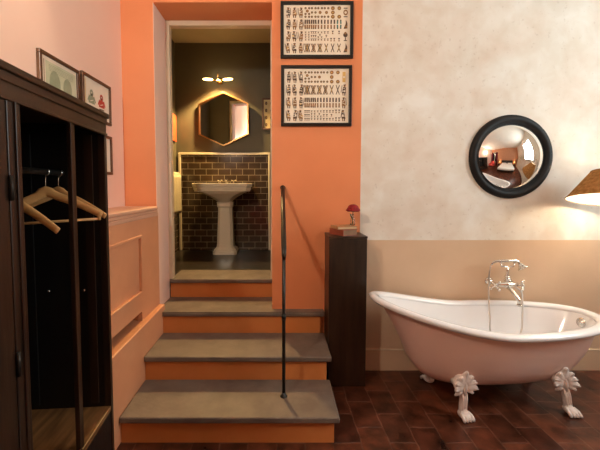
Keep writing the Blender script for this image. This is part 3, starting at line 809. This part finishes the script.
# sink
sk = thing('pedestal_sink', 'cream porcelain pedestal washbasin against the brown tiled bathroom wall', 'sink', (-.645,4.06,SF))
def rr(w, d, z, cy=0, ch=.0, n=5):
    # chamfered rectangle ring
    hw, hd = w/2, d/2; c = ch
    return [Vector(p) for p in ((-hw+c,cy-hd,z),(hw-c,cy-hd,z),(hw,cy-hd+c,z),(hw,cy+hd-c,z),(hw-c,cy+hd,z),(-hw+c,cy+hd,z),(-hw,cy+hd-c,z),(-hw,cy-hd+c,z))]
b = MB()
top = .845
b.ring_loft([rr(.15,.13,.60,.04,.03), rr(.17,.17,.63,.03,.03), rr(.28,.27,.675,.0,.05), rr(.46,.38,.725,-.02,.06), rr(.56,.42,.745,-.02,.06), rr(.63,.45,.752,-.02,.05), rr(.64,.455,.77,-.02,.05), rr(.65,.46,.772,-.02,.05), rr(.655,.465,.80,-.02,.05), rr(.675,.475,.806,-.02,.05), rr(.68,.48,.84,-.02,.05), rr(.672,.472,top,-.02,.05), rr(.58,.36,top,-.05,.06), rr(.54,.32,.80,-.05,.06), rr(.35,.2,.76,-.05,.05)], None, False, True, True)
b.build('basin', M['sink'], sk)
b = MB()
b.ring_loft([rr(.285,.25,0,.05,.03), rr(.285,.25,.035,.05,.03), rr(.265,.235,.042,.05,.03), rr(.262,.23,.058,.05,.03), rr(.205,.19,.085,.05,.03), rr(.195,.18,.12,.05,.03), rr(.165,.15,.55,.05,.03), rr(.185,.17,.575,.05,.03), rr(.185,.17,.60,.05,.03), rr(.2,.18,.625,.05,.03)], None, False, True, True)
b.build('pedestal', M['sink'], sk)
b = MB(); zz = top
b.lathe([(.022,0),(.018,.012),(.012,.03),(.014,.05),(.006,.062)], (0,.165,zz), 16); b.tube([(0,.165,zz+.035),(0,.13,zz+.05),(0,.08,zz+.045),(0,.06,zz+.03)], .010, 10)
b.build('spout', M['chrome'], sk)
for s in (-1,1):
    b = MB(); b.lathe([(.022,0),(.018,.008),(.010,.02),(.010,.035)], (s*.085,.165,zz), 16)
    for k in range(4):
        a = PI/4+k*PI/2; p = (s*.085+.032*math.cos(a), .165+.032*math.sin(a), zz+.042); b.tube([(s*.085,.165,zz+.038), p], .0055, 8); b.ball(p, .008, n=8)
    b.build('tap_handle', M['chrome'], sk)
# towel & rail
tr = thing('towel_rail', 'chrome towel rail on the left bathroom wall carrying a cream towel', 'towel rail', (BL,4.0,1.60))
b = MB(); b.tube([(.055,-.20,0),(.055,.22,0)], .008, 10)
for y in (-.19,.21): b.tube([(.001,y,0),(.055,y,0)], .008, 10); b.lathe([(.02,.001),(.02,.008)], (0,y,0), 16, axis='X')
b.build('bar', M['chrome'], tr)
b = MB()
def sheet(x, zt, zb, y0, y1, th, ph):
    rings = []
    for i in range(14):
        z = zt + (zb-zt)*i/13
        r_ = []
        for k in range(13):
            y = y0+(y1-y0)*k/12; r_.append(Vector((x-th/2+.005*math.sin(k*1.1+ph), y, z)))
        for k in range(12,-1,-1):
            y = y0+(y1-y0)*k/12; r_.append(Vector((x+th/2+.005*math.sin(k*1.1+ph), y, z)))
        rings.append(r_)
    b.ring_loft(rings, None, True)
sheet(BL+.032, 1.605, 1.09, 3.86, 4.16, .016, 0); sheet(BL+.082, 1.605, 1.15, 3.86, 4.16, .022, 1.2)
b.tube([(BL+.055, 3.86, 1.606),(BL+.055, 4.16, 1.606)], .034, 14, flat=1)
tag(b.build('towel', M['towel']), 'cream towel folded over a rail on the left bathroom wall', 'towel')
b = MB(); b.box(BL+.001, BL+.022, 4.02, 4.25, 2.02, 2.34, bev=.004); t = tag(b.build('canvas_picture', M['red_canvas']), 'small bright red canvas seen edge-on high on the left bathroom wall', 'picture')
def dots(t, hw, hh):
    for i in range(4):
        for j in range(4):
            b = MB(); disc(b, (i-1.5)*hw*.5, (j-1.5)*hh*.5, hw*.12, M['ink_dark'], 1, 8, 1.5); rect(b, (i-1.5)*hw*.5+hw*.04, (j-1.5)*hh*.5, hw*.14, hh*.05, M['ink_brown'], .4, 2); b.build('printed_specimen', None, t)
frame('framed_picture', 'dark-framed yellowed print of small dark shapes on the bathroom wall, right of the hexagonal mirror', -.065, BY, 2.175, 2.565, .145, .02, M['frame_brown'], M['old_paper'], 'Y', .02, dots)

# ------------------------------------------------------------------ the rest of the room (seen only in the mirrors)
bed = thing('bed', 'white-sheeted double bed behind the camera, seen only in the convex mirror', 'bed', (1.75,YB+1.05,0))
b = MB(); b.box(-.85,.85,-.98,.95,.12,.34,bev=.02); b.build('base', M['darkwood_h'], bed)
b = MB(); b.box(-.84,.84,-.97,.97,.341,.60,bev=.06,seg=4); b.build('mattress', M['linen'], bed)
b = MB(); b.box(-.88,.88,-1.045,-.985,.1,1.15,bev=.02); b.build('headboard', M['darkwood'], bed)
for sx in (-1,1):
    for sy in (-.9,.88): b = MB(); b.lathe([(.03,0),(.035,.12)], (sx*.78,sy,0), 12); b.build('leg', M['darkwood'], bed)
for sx, w_ in ((-.42,'left'),(.42,'right')):
    b = MB(); b.box(-.32,.32,-.2,.2,-.06,.08,bev=.055,seg=4); o = b.build('pillow', M['linen']); o.location = (1.75+sx,YB+.32,.685); o.rotation_euler = (R(8),0,0)
    tag(o, 'white pillow on the bed behind the camera, %s one against the headboard' % w_, 'pillow', 'pillows on the bed')
def nightstand(x, lab):
    t = thing('nightstand', 'small dark nightstand beside the bed, %s' % lab, 'nightstand', (x,YB+.24,0), 0, 'nightstands by the bed')
    b = MB(); b.box(-.2,.2,-.2,.2,.2,.56,bev=.006); b.build('body', M['darkwood'], t)
    for sx in (-1,1):
        for sy in (-1,1): MB().box(sx*.17-.02,sx*.17+.02,sy*.17-.02,sy*.17+.02,0,.2).build('leg', M['darkwood'], t)
    b = MB(); b.box(-.18,.18,.2,.212,.32,.5,bev=.003); d = b.build('drawer', M['darkwood_h'], t); MB().ball((0,.222,.41),.012).build('knob', M['brass'], d)
    l = thing('table_lamp', 'lit table lamp with a pale shade on the nightstand, %s' % lab, 'lamp', (x,YB+.24,.56), 0, 'table lamps by the bed')
    b = MB(); b.lathe([(.07,0),(.07,.015),(.02,.03),(.035,.10),(.045,.15),(.02,.22),(.01,.26),(.01,.33)], (0,0,0), 24); b.build('base', M['brass'], l)
    b = MB(); b.lathe([(.15,.27),(.09,.46)], (0,0,0), 32, cap0=False, cap1=False); b.build('shade', M['shade_pale'], l)
    b = MB(); b.ball((0,0,.36), .028); b.build('bulb', M['bulb_soft'], l)
    light('table_lamp_light', 'POINT', (x,YB+.24,.92), 8, (1,.72,.46), .05)
nightstand(.58, 'nearer the left wall'); nightstand(2.92, 'nearer the right wall')
# curtained window on the back wall (reflected in the hexagonal mirror)
w = MB(); x0,x1,z0,z1 = -.95,-.05,.9,2.6
w.box(x0-.08,x1+.08,YB,YB+.03,z1,z1+.08,M['cream'],bev=.004); w.box(x0-.08,x1+.08,YB,YB+.05,z0-.06,z0,M['cream'],bev=.004)
w.box(x0-.08,x0,YB,YB+.03,z0,z1,M['cream'],bev=.004); w.box(x1,x1+.08,YB,YB+.03,z0,z1,M['cream'],bev=.004); w.box((x0+x1)/2-.03,(x0+x1)/2+.03,YB,YB+.03,z0,z1,M['cream'],bev=.004)
w.box(x0,x1,YB+.001,YB+.008,z0,z1,M['night'])
struct(w.build('window_1'))
def curtain(xa, xb, lab):
    rings = []
    for i in range(2):
        z = 2.72 if i == 0 else .06
        r_ = []
        n_ = 41
        for k in range(n_): r_.append(Vector((xa+(xb-xa)*k/(n_-1), YB+.10+.03*math.sin(k*1.25), z)))
        for k in range(n_-1,-1,-1): r_.append(Vector((xa+(xb-xa)*k/(n_-1), YB+.104+.03*math.sin(k*1.25), z)))
        rings.append(r_)
    b = MB(); b.ring_loft(rings, None, True); tag(b.build('curtain', M['curtain']), 'dark red curtain hanging behind the camera, %s' % lab, 'curtain', 'dark red curtains')
curtain(-1.12, -.80, 'left of the window'); curtain(-.20, .12, 'right of the window')
b = MB(); b.tube([(-1.17,YB+.10,2.73),(.16,YB+.10,2.73)], .012, 10)
for x in (-1.1,.1): b.tube([(x,YB+.001,2.73),(x,YB+.10,2.73)], .007, 8)
tag(b.build('curtain_rod', M['iron']), 'black curtain rod over the window behind the camera', 'curtain rod')
# armchair red
ac = thing('armchair', 'red upholstered armchair under the window behind the camera', 'armchair', (-.62,YB+.72,0), R(180))
b = MB(); b.box(-.36,.36,-.34,.34,.16,.44,bev=.05,seg=3); b.build('seat', M['red_fabric'], ac)
b = MB(); b.box(-.36,.36,.24,.38,.16,.95,bev=.05,seg=3); b.build('backrest', M['red_fabric'], ac)
for s in (-1,1):
    b = MB(); b.box(min(s*.30,s*.42),max(s*.30,s*.42),-.34,.36,.16,.62,bev=.04,seg=3); b.build('armrest', M['red_fabric'], ac)
    for y in (-.28,.3): MB().lathe([(.015,0),(.025,.17)],(s*.32,y,0),12).build('leg', M['darkwood'], ac)
for (yy, zz0, zz1, hw, lab) in ((.25,1.35,1.85,.2,'nearest the lamp'),(-.35,1.3,1.9,.22,'in the middle'),(-.95,1.35,1.85,.2,'nearest the bed')):
    t = frame('framed_picture', 'dark-framed print on the right-hand plaster wall, %s' % lab, XR, yy, zz0, zz1, hw, .02, M['frame_black'], M['paper_warm'], 'X', .02, plain_marks, 'prints on the right wall')
    t.rotation_euler = (0,0,-PI/2)
# ceiling spot (out of frame, throws the scallop on the left wall)
sp = thing('ceiling_spotlight', 'small black ceiling spotlight close to the left wall', 'spotlight', (-.97,1.63,HC))
b = MB(); b.lathe([(.04,-.001),(.04,-.02),(.012,-.03),(.012,-.08)], (0,0,0), 16); b.lathe([(.045,-.08),(.045,-.18),(.038,-.18),(.036,-.10)], (0,0,0), 20); b.build('housing', M['frame_black'], sp)
b = MB(); b.lathe([(.034,-.13),(.034,-.135)], (0,0,0), 20); b.build('bulb', M['bulb_soft'], sp)
light('spot_light', 'SPOT', (-.97,1.63,HC-.19), 26, (1,.84,.62), .03, (0,R(5),0), R(38), .8)
# sconce on the left wall, beside the camera
sc = thing('wall_sconce', 'brass wall sconce with a bare round bulb high on the left wall', 'lamp', (XL,.28,2.46))
b = MB(); b.lathe([(.05,.001),(.05,.012),(.02,.02)], (0,0,0), 20, axis='X'); b.tube([(.01,0,0),(.10,0,0),(.12,0,.02),(.12,0,.06)], .008, 10); b.build('bracket', M['brass'], sc)
b = MB(); b.lathe([(.008,.03),(.03,.04),(.034,.06)], (.12,0,0), 24); b.build('cup', M['brass'], sc)
b = MB(); b.ball((.12,0,.12), .040); b.build('bulb', M['bulb_soft'], sc)
# daylight window in the right wall, beside the camera
w = MB(); y0,y1,z0,z1 = .65,1.85,1.55,2.95
for (a,b_,c,d_) in ((y0-.07,y1+.07,z1,z1+.07),(y0-.07,y1+.07,z0-.07,z0),(y0-.07,y0,z0,z1),(y1,y1+.07,z0,z1),((y0+y1)/2-.025,(y0+y1)/2+.025,z0,z1)):
    w.box(XR-.05,XR-.001,a,b_,c,d_,M['cream'],bev=.004)
struct(w.build('window_2'))
bcl = thing('added_bath_fill_lamp', 'added flush opal fill lamp brightening the bathroom ceiling, unseen above the door lintel', 'lamp', (-.55,3.40,BC))  # added lamp, kept out of view, lifts the brightness of the bathroom ceiling
b = MB(); b.lathe([(.15,-.001),(.15,-.02),(.13,-.022)], (0,0,0), 32); b.build('base', M['brass'], bcl)
b = MB(); b.lathe([(.13,-.022),(.12,-.05),(.07,-.075),(.001,-.082)], (0,0,0), 32); b.build('diffuser', emis('added_fill_opal', (1,.74,.42), 2.6), bcl)
light('sconce_light', 'POINT', (XL+.12,.28,2.58), 122, (1,.93,.78), .055)
wl = light('window_light', 'AREA', (XR-.02,1.25,2.25), 41, (.82,.97,1.0), 1.2, (0,R(90),0)); wl.data.shape = 'RECTANGLE'; wl.data.size = 1.40; wl.data.size_y = 1.20
# light from the wall lamp bulb
light('wall_lamp_light', 'POINT', (2.304,2.372,1.465), 7.8, (1,.86,.66), .034)
light('vanity_light', 'POINT', (-.733,BY-.16,2.80), .25, (1,.74,.38), .04)
light('vanity_down_light', 'SPOT', (-.733,BY-.21,2.77), 125, (1,.64,.24), .05, (0,0,0), R(118), .35)

# world: faint warm ambient
wld = bpy.data.worlds.new('World'); scene.world = wld; wld.use_nodes = True
wld.node_tree.nodes['Background'].inputs[0].default_value = (1,.85,.7,1); wld.node_tree.nodes['Background'].inputs[1].default_value = .02

# ------------------------------------------------------------------ camera
cam = bpy.data.cameras.new('Camera'); co = bpy.data.objects.new('Camera', cam); COL.objects.link(co); scene.camera = co
cam.sensor_fit = 'HORIZONTAL'; cam.sensor_width = 36; cam.lens = 36*340/600
PT = R(3.0); cx, cy = 279.0, 188+340*math.tan(PT)
cam.shift_x = (300-cx)/600; cam.shift_y = (cy-225)/600
cam.clip_start = .02; co.location = (0,0,1.45); co.rotation_euler = (R(90)-PT, 0, 0)
vs_ = scene.view_settings; vs_.view_transform = 'Standard'; vs_.look = 'None'; vs_.gamma = 1; vs_.exposure = .6; vs_.use_curve_mapping = False
scene.cycles.max_bounces = 10; scene.cycles.diffuse_bounces = 6
